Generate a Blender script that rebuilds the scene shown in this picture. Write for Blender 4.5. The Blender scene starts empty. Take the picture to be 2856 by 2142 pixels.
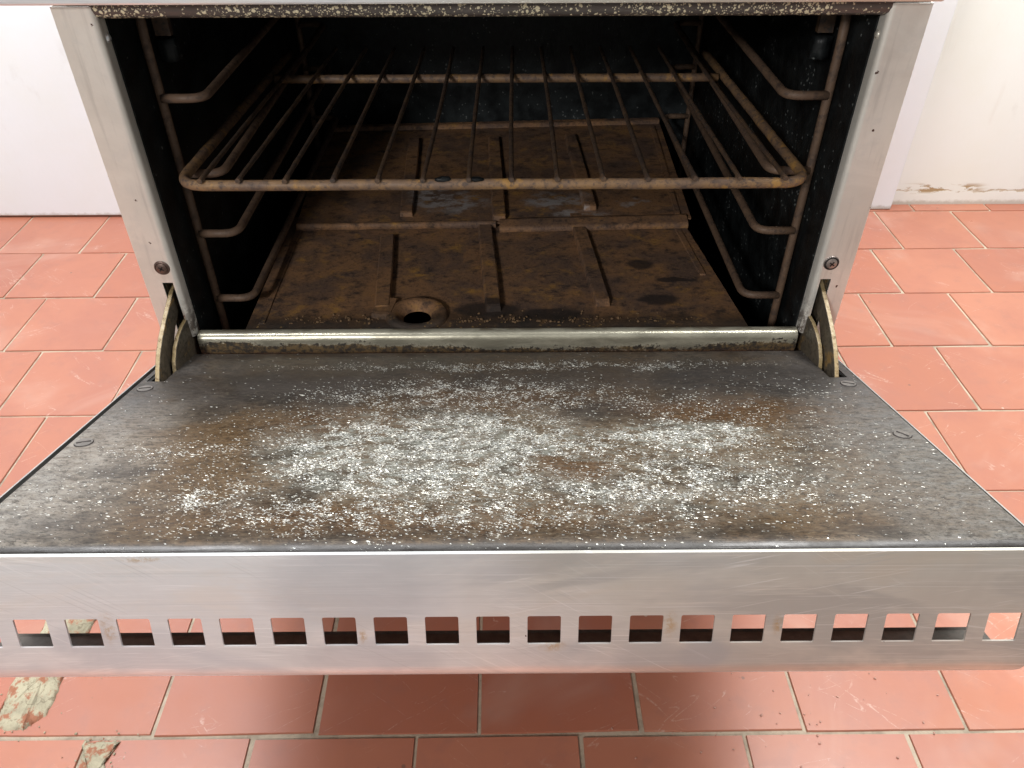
import bpy, bmesh, math, random
from mathutils import Vector, Matrix
random.seed(7)
SC = bpy.context.scene
COL = SC.collection
# ------------------------------------------------------------------ camera
cam_d = bpy.data.cameras.new('camera')
cam_d.sensor_width = 36.0
cam_d.lens = 27.46
cam_d.clip_start = 0.02
cam_d.clip_end = 50
cam = bpy.data.objects.new('camera', cam_d)
COL.objects.link(cam)
R = ((0.99997673, -0.00623945, -0.00275911),
     (-0.00605774, -0.62603866, -0.77976849),
     (0.00313802, 0.77976706, -0.62606188))          # right, down, forward
cam.matrix_world = Matrix(((R[0][0], -R[1][0], -R[2][0], 0.010),
                           (R[0][1], -R[1][1], -R[2][1], -0.573),
                           (R[0][2], -R[1][2], -R[2][2], 0.707),
                           (0, 0, 0, 1)))
SC.camera = cam
# ------------------------------------------------------------------ light
SC.view_settings.view_transform = 'Standard'
SC.view_settings.look = 'None'
SC.view_settings.exposure = 0.0
SC.view_settings.gamma = 1.0
W = bpy.data.worlds.new('World')
SC.world = W
W.use_nodes = True
bg = W.node_tree.nodes['Background']
bg.inputs[0].default_value = (0.97, 0.99, 1.0, 1)
bg.inputs[1].default_value = 0.21

def area(name, loc, target, size, size_y, power, color):
    l = bpy.data.lights.new(name, 'AREA')
    l.shape = 'RECTANGLE'
    l.size = size
    l.size_y = size_y
    l.energy = power
    l.color = color
    o = bpy.data.objects.new(name, l)
    COL.objects.link(o)
    o.location = loc
    d = Vector(target) - Vector(loc)
    o.rotation_euler = d.to_track_quat('-Z', 'Y').to_euler()
    return o
area('left_lamp', (-0.80, 0.05, 2.0), (-0.6, 0.2, 0.1), 0.6, 0.6, 41, (0.98, 0.98, 1.0))
area('right_lamp', (0.80, 0.05, 2.0), (0.6, 0.2, 0.1), 0.6, 0.6, 47, (1.0, 0.995, 0.985))
area('ceiling_lamp', (0.0, 0.55, 2.5), (0, 0.0, 0.2), 1.0, 0.7, 24, (1.0, 0.98, 0.96))
area('key_lamp', (-0.85, -1.95, 1.36), (0.0, 0.2, 0.35), 0.30, 0.30, 25, (1.0, 0.98, 0.95))

# ------------------------------------------------------------------ node helper
class G:
    def __init__(self, name):
        self.m = bpy.data.materials.new(name)
        self.m.use_nodes = True
        self.t = self.m.node_tree
        self.t.nodes.clear()
        self.out = self.t.nodes.new('ShaderNodeOutputMaterial')
    def _set(self, sock, v):
        if v is None:
            return
        if isinstance(v, bpy.types.NodeSocket):
            self.t.links.new(v, sock)
        elif isinstance(v, (tuple, list)):
            if len(v) == 3 and sock.type == 'RGBA':
                v = (*v, 1)
            sock.default_value = v
        else:
            if sock.type == 'RGBA':
                v = (v, v, v, 1)
            sock.default_value = v
    def n(self, typ, ins=None, **props):
        nd = self.t.nodes.new('ShaderNode' + typ)
        for k, v in props.items():
            setattr(nd, k, v)
        for k, v in (ins or {}).items():
            self._set(nd.inputs[k], v)
        return nd
    def obj(self):
        return self.n('TexCoord').outputs['Object']
    def pos(self):
        return self.n('NewGeometry').outputs['Position']
    def nrm(self):
        return self.n('NewGeometry').outputs['Normal']
    def scl(self, v, s):
        return self.n('VectorMath', {0: v, 1: s if isinstance(s, (tuple, list)) else (s, s, s)}, operation='MULTIPLY').outputs[0]
    def vadd(self, a, b):
        return self.n('VectorMath', {0: a, 1: b}, operation='ADD').outputs[0]
    def noise(self, v, scale, detail=4, rough=0.6, dist=0.0, color=False):
        nd = self.n('TexNoise', {'Vector': v, 'Scale': scale, 'Detail': detail, 'Roughness': rough, 'Distortion': dist})
        return nd.outputs['Color' if color else 'Fac']
    def voro(self, v, scale, rand=1.0):
        return self.n('TexVoronoi', {'Vector': v, 'Scale': scale, 'Randomness': rand})
    def rng(self, v, a, b, c=0.0, d=1.0, smooth=True):
        return self.n('MapRange', {0: v, 1: a, 2: b, 3: c, 4: d}, interpolation_type='SMOOTHSTEP' if smooth else 'LINEAR').outputs[0]
    def mth(self, op, a, b=None, clamp=False):
        nd = self.n('Math', {0: a}, operation=op, use_clamp=clamp)
        if b is not None:
            self._set(nd.inputs[1], b)
        return nd.outputs[0]
    def mul(self, a, b): return self.mth('MULTIPLY', a, b)
    def add(self, a, b): return self.mth('ADD', a, b)
    def sub(self, a, b): return self.mth('SUBTRACT', a, b)
    def mx(self, a, b): return self.mth('MAXIMUM', a, b)
    def sep(self, v):
        return self.n('SeparateXYZ', {0: v}).outputs
    def mix(self, f, a, b):
        nd = self.n('Mix', data_type='RGBA')
        self._set(nd.inputs[0], f)
        self._set(nd.inputs[6], a)
        self._set(nd.inputs[7], b)
        return nd.outputs[2]
    def mulc(self, a, b, f=1.0):
        nd = self.n('Mix', data_type='RGBA', blend_type='MULTIPLY')
        self._set(nd.inputs[0], f)
        self._set(nd.inputs[6], a)
        self._set(nd.inputs[7], b)
        return nd.outputs[2]
    def bump(self, h, strength=0.3, dist=0.001, normal=None):
        return self.n('Bump', {'Height': h, 'Strength': strength, 'Distance': dist, 'Normal': normal}).outputs[0]
    def ell(self, v, cx, cy, rx, ry, soft=0.6):
        """soft elliptical mask in the xy of vector v"""
        d = self.n('VectorMath', {0: v, 1: (cx, cy, 0)}, operation='SUBTRACT').outputs[0]
        d = self.scl(d, (1 / rx, 1 / ry, 0))
        l = self.n('VectorMath', {0: d}, operation='LENGTH').outputs[1]
        return self.rng(l, 1.0 + soft, 1.0 - soft)
    def bsdf(self, color, rough, metal=0.0, normal=None, spec=0.5, coat=0.0, coat_r=0.1):
        b = self.n('BsdfPrincipled', {'Base Color': color, 'Roughness': rough, 'Metallic': metal, 'Normal': normal,
                                      'Specular IOR Level': spec, 'Coat Weight': coat, 'Coat Roughness': coat_r})
        self.t.links.new(b.outputs[0], self.out.inputs[0])
        return self.m

# ------------------------------------------------------------------ materials
def mat_steel(name, base=(0.62, 0.60, 0.57), axis=0, rough=0.36, spots=True, smear=0.5, metal=1.0, sheen_and_wear=False):
    g = G(name)
    p = g.obj()
    st = [520, 520, 520]
    st[axis] = 6
    br = g.noise(g.scl(p, tuple(st)), 1.0, 3, 0.65)
    sw = g.noise(g.vadd(g.scl(p, tuple(s * (2.2 if s > 50 else 1.2) for s in st)), g.scl(g.noise(p, 7, 2, color=True), 5)), 1.0, 3, 0.6)
    big = g.noise(p, 11, 4, 0.6, 0.8)
    fine = g.noise(p, 300, 3, 0.7)
    c = g.mix(g.rng(big, 0.3, 0.7), base, tuple(x * 0.80 for x in base))
    wip = g.noise(g.scl(g.vadd(p, (2.3, 0.7, 1.1)), tuple(5 if i == axis else 16 for i in range(3))), 1.0, 5, 0.6, 0.6)
    c = g.mix(g.mul(g.rng(wip, 0.50, 0.62), 0.55), c, tuple(x * y for x, y in zip(base, (0.62, 0.64, 0.68))))
    c = g.mix(g.mul(g.rng(wip, 0.46, 0.36), 0.35), c, tuple(x * y for x, y in zip(base, (0.95, 0.86, 0.76))))
    c = g.mix(g.mul(g.rng(sw, 0.56, 0.72), 0.30), c, tuple(min(1, x * 1.3) for x in base))
    c = g.mix(g.mul(g.rng(br, 0.50, 0.70), 0.24), c, tuple(x * 0.70 for x in base))
    if sheen_and_wear:
        tx = g.rng(g.add(g.sep(p)[0], g.mul(g.sub(g.noise(p, 6, 4, 0.6), 0.5), 0.5)), -0.16, 0.14)
        c = g.mix(tx, g.mulc(c, (1.12, 1.13, 1.15)), g.mulc(c, (0.86, 0.82, 0.74)))  # paler left, darker warm right: reflected side light painted into the steel
    hs = g.noise(g.scl(g.vadd(p, (0.7, 0.2, 0.1)), tuple(11 if i == axis else 900 for i in range(3))), 1.0, 2, 0.5)
    c = g.mix(g.mul(g.rng(hs, 0.62, 0.70), 0.22), c, (0.95, 0.95, 0.94))
    if sheen_and_wear:
        xz = g.n('CombineXYZ', {0: g.sep(p)[0], 1: g.sep(p)[2], 2: 0.0}).outputs[0]
        wv = g.n('VectorMath', {0: g.noise(p, 45, 3, 0.6, color=True), 1: (0.5, 0.5, 0.5)}, operation='SUBTRACT').outputs[0]
        xw = g.vadd(xz, g.scl(wv, 0.012))
        for ang, off, gs in ((0.16, 0.0, 9), (-0.22, 0.7, 8), (0.55, 1.9, 7)):
            rr = g.n('VectorRotate', {0: g.vadd(xz, (off, off, 0)), 3: ang}, rotation_type='Z_AXIS').outputs[0]
            ds_ = g.noise(g.scl(rr, (14, 620, 1)), 1.0, 2, 0.5)
            gt = g.rng(g.noise(g.vadd(p, (off, 2.0, off)), gs, 3, 0.6), 0.50, 0.62)
            c = g.mix(g.mul(g.mul(g.rng(ds_, 0.60, 0.70), gt), 0.38), c, (0.96, 0.96, 0.95))
            c = g.mix(g.mul(g.mul(g.rng(ds_, 0.40, 0.30), gt), 0.25), c, tuple(x * 0.6 for x in base))
        for (sx_, sz_, ra, rb, k_) in ((-0.075, -0.020, 0.045, 0.030, 0.40), (-0.07, -0.068, 0.040, 0.012, 0.42), (0.085, -0.068, 0.020, 0.010, 0.30), (0.118, -0.066, 0.014, 0.011, 0.45), (0.035, -0.068, 0.03, 0.010, 0.25)):
            c = g.mix(g.mul(g.ell(xw, sx_, sz_, ra, rb, 0.35), k_), c, tuple(x * y for x, y in zip(base, (0.50, 0.52, 0.56))))
        for (sx_, sz_, ra, rb) in ((0.033, -0.0605, 0.006, 0.0022), (0.0975, -0.046, 0.003, 0.006), (-0.212, -0.046, 0.003, 0.007), (0.157, -0.047, 0.002, 0.005), (-0.072, -0.053, 0.0015, 0.004), (-0.185, -0.0015, 0.008, 0.0012)):
            c = g.mix(g.mul(g.ell(g.vadd(xz, g.scl(wv, 0.005)), sx_, sz_, ra, rb, 1.0), g.rng(g.noise(p, 420, 3, 0.7), 0.40, 0.60, 0.1, 0.6)), c, (0.50, 0.30, 0.07))
    if spots:
        v = g.voro(p, 110)
        d = g.mth('LESS_THAN', v.outputs['Distance'], g.rng(fine, 0.3, 0.7, 0.02, 0.13))
        gate = g.mth('GREATER_THAN', g.sep(v.outputs['Color'])[0], 0.975)
        c = g.mix(g.mul(d, gate), c, (0.06, 0.035, 0.03))
    r = g.add(g.rng(big, 0.3, 0.7, rough - 0.05, rough + 0.10), g.mul(g.sub(sw, 0.5), 0.25 * smear))
    nb = g.bump(g.add(g.mul(br, 0.6), g.mul(sw, 0.4)), 0.10, 0.0006)
    return g.bsdf(c, r, metal, nb)

def mat_post():
    g = G('worn_post_steel')
    p = g.obj()
    big = g.noise(p, 14, 5, 0.6, 1.0)
    blot = g.noise(p, 60, 4, 0.65)
    ver = g.noise(g.scl(p, (160, 160, 12)), 1.0, 3)
    c = g.mix(g.rng(big, 0.3, 0.7), (0.80, 0.765, 0.70), (0.68, 0.64, 0.58))
    c = g.mix(g.mul(g.rng(blot, 0.5, 0.68), 0.45), c, (0.66, 0.64, 0.60))
    c = g.mix(g.mul(g.rng(ver, 0.5, 0.72), 0.3), c, (0.36, 0.34, 0.31))
    z = g.sep(p)[2]
    low = g.rng(z, 0.355, 0.30)
    rn = g.noise(p, 130, 4, 0.7)
    x = g.mth('ABSOLUTE', g.sep(p)[0])
    inner = g.rng(x, 0.276, 0.271)
    c = g.mix(g.mul(g.mul(low, inner), g.rng(rn, 0.42, 0.55)), c, (0.09, 0.055, 0.04))
    v = g.voro(p, 120)
    fine = g.noise(p, 400, 3, 0.7)
    d = g.mth('LESS_THAN', v.outputs['Distance'], g.rng(fine, 0.3, 0.7, 0.03, 0.2))
    gate = g.mth('GREATER_THAN', g.sep(v.outputs['Color'])[0], 0.89)
    c = g.mix(g.mul(d, gate), c, (0.08, 0.035, 0.025))
    v2 = g.voro(g.vadd(p, (0.3, 0.1, 0.2)), 30)
    d2 = g.mth('LESS_THAN', g.add(v2.outputs['Distance'], g.mul(fine, 0.1)), 0.11)
    g2 = g.mth('GREATER_THAN', g.sep(v2.outputs['Color'])[1], 0.86)
    c = g.mix(g.mul(d2, g2), c, (0.12, 0.07, 0.05))
    nb = g.bump(blot, 0.12, 0.0008)
    return g.bsdf(c, g.rng(big, 0.3, 0.7, 0.42, 0.55), 0.40, nb)

def mat_liner():
    """scorched door liner: local x across, local y = minus distance from the hinge"""
    g = G('scorched_door_liner')
    o = g.obj()
    wob = g.sub(g.n('VectorMath', {0: g.noise(o, 24, 5, 0.6, color=True)}, operation='ADD').outputs[0], 0.5) if False else None
    ds = g.n('VectorMath', {0: g.noise(o, 26, 5, 0.62, color=True), 1: (0.5, 0.5, 0.5)}, operation='SUBTRACT').outputs[0]
    p = g.vadd(o, g.scl(ds, (0.07, 0.05, 0)))
    E = lambda cx, v, rx, rv, soft=0.6: g.ell(p, cx, -v, rx, rv, soft)
    xyz = g.sep(o)
    n1 = g.noise(g.scl(o, (22, 34, 22)), 1, 6, 0.62, 0.5)
    n2 = g.noise(g.scl(o, (70, 150, 70)), 1, 5, 0.65)
    n3 = g.noise(g.scl(o, (14, 14, 14)), 1, 3, 0.55)
    streak = g.noise(g.scl(o, (30, 900, 30)), 1, 4, 0.6)
    # base stain colours
    c = g.mix(g.rng(n1, 0.35, 0.65), (0.034, 0.025, 0.018), (0.104, 0.079, 0.056))
    c = g.mix(g.mul(g.rng(n3, 0.42, 0.60), 0.75), c, (0.082, 0.048, 0.021))
    # grey enamel sides with the walls' reflection and gloss haze painted in
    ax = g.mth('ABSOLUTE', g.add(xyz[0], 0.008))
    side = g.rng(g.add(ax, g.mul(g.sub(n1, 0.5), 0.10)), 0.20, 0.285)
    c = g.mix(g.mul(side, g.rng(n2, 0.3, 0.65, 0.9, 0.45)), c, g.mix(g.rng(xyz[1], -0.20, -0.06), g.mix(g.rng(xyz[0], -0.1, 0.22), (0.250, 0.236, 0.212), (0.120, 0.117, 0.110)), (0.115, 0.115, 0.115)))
    # burnt black patches
    dark = g.mx(g.mul(E(0.200, 0.062, 0.085, 0.036, 0.45), 1.0), g.mul(E(-0.165, 0.080, 0.10, 0.038), 0.85))
    dark = g.mx(dark, g.mul(E(0.060, 0.060, 0.13, 0.028), 0.55))
    dark = g.mx(dark, g.mul(E(0.085, 0.128, 0.035, 0.018), 0.8))
    dark = g.mx(dark, g.mul(E(0.14, 0.105, 0.10, 0.025), 0.45))
    dark = g.mx(dark, g.mul(E(-0.02, 0.292, 0.22, 0.008), 0.5))
    c = g.mix(g.mul(dark, g.rng(n2, 0.25, 0.6, 0.55, 1.0)), c, (0.010, 0.009, 0.009))
    # rusty brown patches
    br = g.mx(E(0.05, 0.208, 0.035, 0.02), E(0.17, 0.125, 0.07, 0.02))
    br = g.mx(br, g.mul(E(-0.10, 0.145, 0.06, 0.02), 0.9))
    br = g.mx(br, g.mul(E(-0.03, 0.275, 0.14, 0.015), 0.8))
    br = g.mx(br, g.mul(E(0.0, 0.10, 0.08, 0.02), 0.7))
    c = g.mix(g.mul(br, g.rng(n2, 0.3, 0.65, 0.3, 1.0)), c, (0.072, 0.036, 0.014))
    c = g.mix(g.mul(g.rng(streak, 0.52, 0.72), 0.30), c, (0.17, 0.14, 0.10))
    c = g.mix(g.mul(g.rng(n2, 0.52, 0.72), 0.6), c, (0.030, 0.024, 0.020))
    n4 = g.noise(g.scl(o, (170, 330, 170)), 1, 4, 0.7)
    c = g.mix(g.mul(g.rng(n4, 0.50, 0.66), 0.70), c, (0.016, 0.012, 0.009))
    c = g.mix(g.mul(g.rng(n4, 0.46, 0.32), 0.30), c, (0.20, 0.17, 0.12))
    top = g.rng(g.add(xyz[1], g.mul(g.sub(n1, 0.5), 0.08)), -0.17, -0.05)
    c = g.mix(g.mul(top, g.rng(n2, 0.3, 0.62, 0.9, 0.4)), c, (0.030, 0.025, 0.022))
    edgeb = g.rng(xyz[1], -0.2975, -0.3005)
    c = g.mix(edgeb, c, (0.030, 0.027, 0.025))
    # density of the white flecks
    den = g.mul(E(-0.035, 0.192, 0.115, 0.064, 0.4), 0.68)
    den = g.mx(den, g.mul(E(0.128, 0.168, 0.058, 0.024, 0.4), 0.68))
    den = g.mx(den, g.mul(E(0.09, 0.235, 0.11, 0.036), 0.52))
    den = g.mx(den, g.mul(E(-0.04, 0.268, 0.15, 0.024), 0.46))
    den = g.mx(den, g.mul(E(-0.02, 0.095, 0.12, 0.034), 0.42))
    den = g.mx(den, g.mul(E(0.02, 0.030, 0.19, 0.008), 0.42))
    den = g.mx(den, g.mul(E(0.025, 0.180, 0.20, 0.095, 0.45), 0.34))
    den = g.mx(den, g.mul(E(-0.215, 0.185, 0.045, 0.012), 0.34))
    den = g.mx(den, g.mul(E(-0.165, 0.250, 0.025, 0.015), 0.55))
    den = g.mx(den, g.mul(E(-0.20, 0.24, 0.08, 0.040), 0.15))
    den = g.mx(den, g.mul(E(0.19, 0.245, 0.07, 0.035), 0.16))
    den = g.mx(den, g.mul(E(0.22, 0.10, 0.06, 0.04), 0.08))
    den = g.mx(den, 0.010)
    den = g.mul(den, g.sub(1.0, g.mul(E(0.080, 0.140, 0.030, 0.022, 0.5), 0.85)))
    den = g.mul(den, g.sub(1.0, g.mul(E(0.045, 0.212, 0.030, 0.014, 0.5), 0.6)))
    clump = g.rng(g.noise(o, 75, 5, 0.7), 0.38, 0.62, 0.25, 1.45)
    den = g.mul(den, clump)
    scour = g.rng(g.mx(g.mx(E(-0.035, 0.192, 0.115, 0.062, 0.35), E(0.128, 0.168, 0.060, 0.024, 0.35)), g.mul(E(0.05, 0.215, 0.17, 0.065, 0.5), 0.60)), 0.0, 1.0, 0.0, 1.0, False)
    scour = g.mul(scour, g.sub(1.0, g.mul(E(0.045, 0.212, 0.030, 0.014, 0.5), 0.8)))
    c = g.mix(g.mul(scour, g.rng(n2, 0.32, 0.60, 0.90, 0.15)), c, (0.165, 0.170, 0.148))
    # two sizes of fleck, slightly drawn out along the wiping direction
    rot = g.n('VectorRotate', {0: o, 3: 0.30}, rotation_type='Z_AXIS')
    q = g.vadd(g.scl(rot.outputs[0], (0.42, 1.0, 1.0)), g.scl(g.n('VectorMath', {0: g.noise(o, 420, 2, color=True), 1: (0.5, 0.5, 0.5)}, operation='SUBTRACT').outputs[0], 0.0016))
    def flecks(scale, size, k):
        v = g.voro(q, scale)
        col = g.sep(v.outputs['Color'])
        on = g.mth('LESS_THAN', col[0], g.mul(den, k))
        return g.mul(on, g.rng(v.outputs['Distance'], size, size * 0.65)), v
    f1, v1 = flecks(700, 0.38, 0.55)
    f2, v2 = flecks(1250, 0.50, 0.75)
    fn = g.noise(g.scl(q, (1.0, 1.0, 1.0)), 1050, 3, 0.70)
    thr = g.sub(0.72, g.mul(g.mth('MINIMUM', den, 0.66), 0.285))
    f4 = g.rng(fn, thr, g.add(thr, 0.03))
    fn2 = g.noise(g.vadd(q, (0.31, 0.17, 0.0)), 430, 4, 0.72)
    f5 = g.mul(g.rng(fn2, g.add(thr, 0.065), g.add(thr, 0.085)), g.rng(den, 0.05, 0.2))
    f3, v3 = flecks(300, 0.27, 0.22)
    fl = g.mx(g.mx(g.mx(f1, f2), f3), g.mx(f4, f5))
    c = g.mix(g.mul(g.rng(fn, 0.46, 0.36), 0.75), c, (0.012, 0.009, 0.006))
    c = g.mix(g.mul(g.rng(fn2, 0.44, 0.34), 0.6), c, (0.016, 0.012, 0.008))
    tint = g.mix(g.sep(v2.outputs['Color'])[1], (0.90, 0.88, 0.78), (0.82, 0.87, 0.88))  # pale tint paints the glints on the bare-metal flecks
    tint = g.mix(g.rng(g.noise(o, 900, 2, 0.6), 0.38, 0.56), (0.26, 0.25, 0.20), tint)
    # metal flecks lie at all angles: tilt the normal per fleck
    tilt = g.n('VectorMath', {0: v2.outputs['Color'], 1: (0.5, 0.5, 0.5)}, operation='SUBTRACT').outputs[0]
    tilt = g.scl(tilt, (1.1, 1.1, 0.0))
    nb = g.bump(g.add(g.add(g.mul(n2, 0.5), g.mul(streak, 0.35)), g.mul(fl, 0.8)), 0.35, 0.0008)
    nf = g.n('VectorMath', {0: g.vadd(g.nrm(), tilt)}, operation='NORMALIZE').outputs[0]
    rough = g.sub(g.add(g.rng(n1, 0.3, 0.7, 0.32, 0.54), g.mul(dark, 0.15)), g.mul(edgeb, 0.12))
    base = g.n('BsdfPrincipled', {'Base Color': c, 'Roughness': rough, 'Metallic': 0.05, 'Normal': nb, 'Specular IOR Level': 0.32})
    fleck = g.n('BsdfPrincipled', {'Base Color': tint, 'Roughness': 0.30, 'Metallic': 0.45, 'Normal': nf})
    ms = g.n('MixShader', {0: fl, 1: base.outputs[0], 2: fleck.outputs[0]})
    g.t.links.new(ms.outputs[0], g.out.inputs[0])
    return g.m

def mat_speck_enamel(name, base=(0.05, 0.045, 0.042), dens=0.5, scale=330, size=0.42, rough=0.35):
    """dark enamel spattered with cream specks"""
    g = G(name)
    o = g.obj()
    ds = g.n('VectorMath', {0: g.noise(o, 260, 2, color=True), 1: (0.5, 0.5, 0.5)}, operation='SUBTRACT').outputs[0]
    q = g.vadd(o, g.scl(ds, 0.004))
    cl = g.rng(g.noise(o, 30, 4, 0.6), 0.35, 0.65, 0.2, 1.6)
    v = g.voro(q, scale)
    v2 = g.voro(q, scale * 2.2)
    on = g.mul(g.mth('LESS_THAN', g.sep(v.outputs['Color'])[0], g.mul(cl, dens)), g.rng(v.outputs['Distance'], size, size * 0.7))
    on2 = g.mul(g.mth('LESS_THAN', g.sep(v2.outputs['Color'])[0], g.mul(cl, dens)), g.rng(v2.outputs['Distance'], size, size * 0.7))
    f = g.mx(on, on2)
    b = g.mix(g.noise(o, 40, 4), base, tuple(x * 1.9 for x in base))
    c = g.mix(f, b, (0.66, 0.60, 0.42))
    return g.bsdf(c, rough, 0.0, g.bump(f, 0.4, 0.0005))

def mat_cavity(name='black_enamel', k=1.0, d=1.0):
    g = G(name)
    o = g.obj()
    n = g.noise(o, 35, 5, 0.65)
    f = g.noise(g.scl(o, (400, 400, 150)), 1, 3, 0.7)
    v = g.voro(g.vadd(o, g.scl(g.noise(o, 200, 2, color=True), 0.004)), 240)
    on = g.mth('LESS_THAN', g.sep(v.outputs['Color'])[0], g.rng(n, 0.45, 0.72, 0.0, 0.35 * d))
    sp = g.mul(on, g.rng(v.outputs['Distance'], 0.34, 0.18))
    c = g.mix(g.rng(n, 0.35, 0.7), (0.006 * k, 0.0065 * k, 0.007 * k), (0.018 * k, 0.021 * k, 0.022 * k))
    c = g.mix(g.mul(sp, 0.8), c, (0.20, 0.215, 0.21))
    return g.bsdf(c, g.rng(n, 0.3, 0.7, 0.34, 0.55), 0.0, g.bump(g.add(f, sp), 0.5, 0.0010), spec=0.22)

def mat_rust(name, cols, rough=0.75, bumpd=0.0006, scale=1.0, world=False):
    g = G(name)
    o = g.pos() if world else g.obj()
    n = g.noise(o, 26 * scale, 6, 0.65, 0.6)
    m = g.noise(o, 130 * scale, 5, 0.7)
    f = g.noise(o, 700, 3, 0.7)
    c = g.mix(g.rng(n, 0.36, 0.64), cols[0], cols[1])
    c = g.mix(g.rng(m, 0.48, 0.66), c, cols[2])
    if len(cols) > 3:
        k = g.noise(g.vadd(o, (3.1, 1.7, 0.4)), 22 * scale, 5, 0.7)
        c = g.mix(g.mul(g.rng(k, 0.56, 0.66), 0.85), c, cols[3])
    return g.bsdf(c, g.rng(m, 0.3, 0.7, rough - 0.12, rough + 0.1), 0.0, g.bump(g.add(m, g.mul(f, 0.6)), 0.6, bumpd), spec=0.4)

def mat_plate(name, spots, patches, front=None):
    g = G(name)
    o = g.obj()
    ds = g.n('VectorMath', {0: g.noise(o, 40, 4, 0.6, color=True), 1: (0.5, 0.5, 0.5)}, operation='SUBTRACT').outputs[0]
    p = g.vadd(o, g.scl(ds, (0.05, 0.05, 0)))
    n = g.noise(o, 16, 6, 0.65, 0.7)
    m = g.noise(g.scl(o, (60, 90, 60)), 1, 6, 0.68)
    f = g.noise(o, 600, 3, 0.7)
    k = g.noise(g.vadd(o, (1.3, 2.2, 0)), 30, 5, 0.65)
    c = g.mix(g.rng(n, 0.38, 0.62), (0.140, 0.086, 0.062), (0.270, 0.142, 0.070))
    c = g.mix(g.mul(g.rng(m, 0.50, 0.68), 0.8), c, (0.036, 0.026, 0.023))
    c = g.mix(g.mul(g.mul(g.rng(k, 0.50, 0.70), g.rng(m, 0.58, 0.38)), 0.85), c, (0.430, 0.225, 0.055))
    gr = g.noise(o, 330, 4, 0.72)
    c = g.mix(g.mul(g.rng(gr, 0.52, 0.66), 0.6), c, (0.030, 0.020, 0.016))
    c = g.mix(g.mul(g.rng(gr, 0.44, 0.32), 0.4), c, (0.36, 0.21, 0.085))
    for (x, y, rx, ry) in patches:
        e = g.ell(p, x, y, rx, ry, 0.45)
        c = g.mix(g.mul(e, g.rng(m, 0.42, 0.58, 0.0, 0.75)), c, (0.42, 0.39, 0.38))
    for (x, y, rx, ry) in spots:
        e = g.ell(g.vadd(o, g.scl(ds, 0.012)), x, y, rx, ry, 0.25)
        c = g.mix(g.mul(e, 0.85), c, (0.030, 0.022, 0.020))
    if front is not None:
        y = g.sep(o)[1]
        e = g.rng(g.add(y, g.mul(g.sub(k, 0.5), 0.06)), front + 0.040, front + 0.004)
        v = g.voro(g.vadd(o, g.scl(ds, 0.01)), 330)
        crumb = g.mul(g.mth('LESS_THAN', g.sep(v.outputs['Color'])[0], g.rng(k, 0.45, 0.6, 0.0, 0.45)), g.rng(v.outputs['Distance'], 0.42, 0.3))
        c = g.mix(g.mul(e, 0.85), c, (0.022, 0.018, 0.014))
        c = g.mix(g.mul(g.mul(e, crumb), 0.8), c, (0.26, 0.16, 0.06))
    return g.bsdf(c, g.rng(m, 0.3, 0.7, 0.58, 0.8), 0.0, g.bump(g.add(m, g.mul(f, 0.5)), 0.6, 0.0010), spec=0.35)

def mat_sill():
    g = G('stained_sill')
    o = g.obj()
    xyz = g.sep(o)
    n = g.noise(g.scl(o, (26, 60, 90)), 1, 5, 0.65, 0.4)
    f = g.noise(o, 260, 4, 0.7)
    zz = g.add(xyz[2], g.add(g.mul(g.sub(n, 0.5), 0.022), g.mul(g.sub(f, 0.5), 0.016)))
    # left end is dirtier than the middle
    edge = g.mx(g.mul(g.rng(xyz[0], 0.0, -0.12), 0.0065), g.mul(g.rng(xyz[0], 0.13, 0.25), 0.0055))
    st = g.rng(zz, g.add(edge, 0.2915), g.add(edge, 0.2885))
    c = g.mix(g.rng(n, 0.3, 0.7), (0.60, 0.57, 0.45), (0.34, 0.32, 0.25))
    c = g.mix(st, c, g.mix(g.rng(f, 0.4, 0.62), (0.030, 0.026, 0.022), (0.15, 0.10, 0.045)))
    t = g.mul(g.rng(xyz[1], 0.003, 0.006), g.rng(n, 0.42, 0.55))
    c = g.mix(g.mul(t, 0.6), c, (0.22, 0.17, 0.11))
    return g.bsdf(c, g.add(0.30, g.mul(st, 0.3)), g.sub(0.60, g.mul(st, 0.60)), g.bump(g.add(f, st), 0.25, 0.0006))

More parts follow.
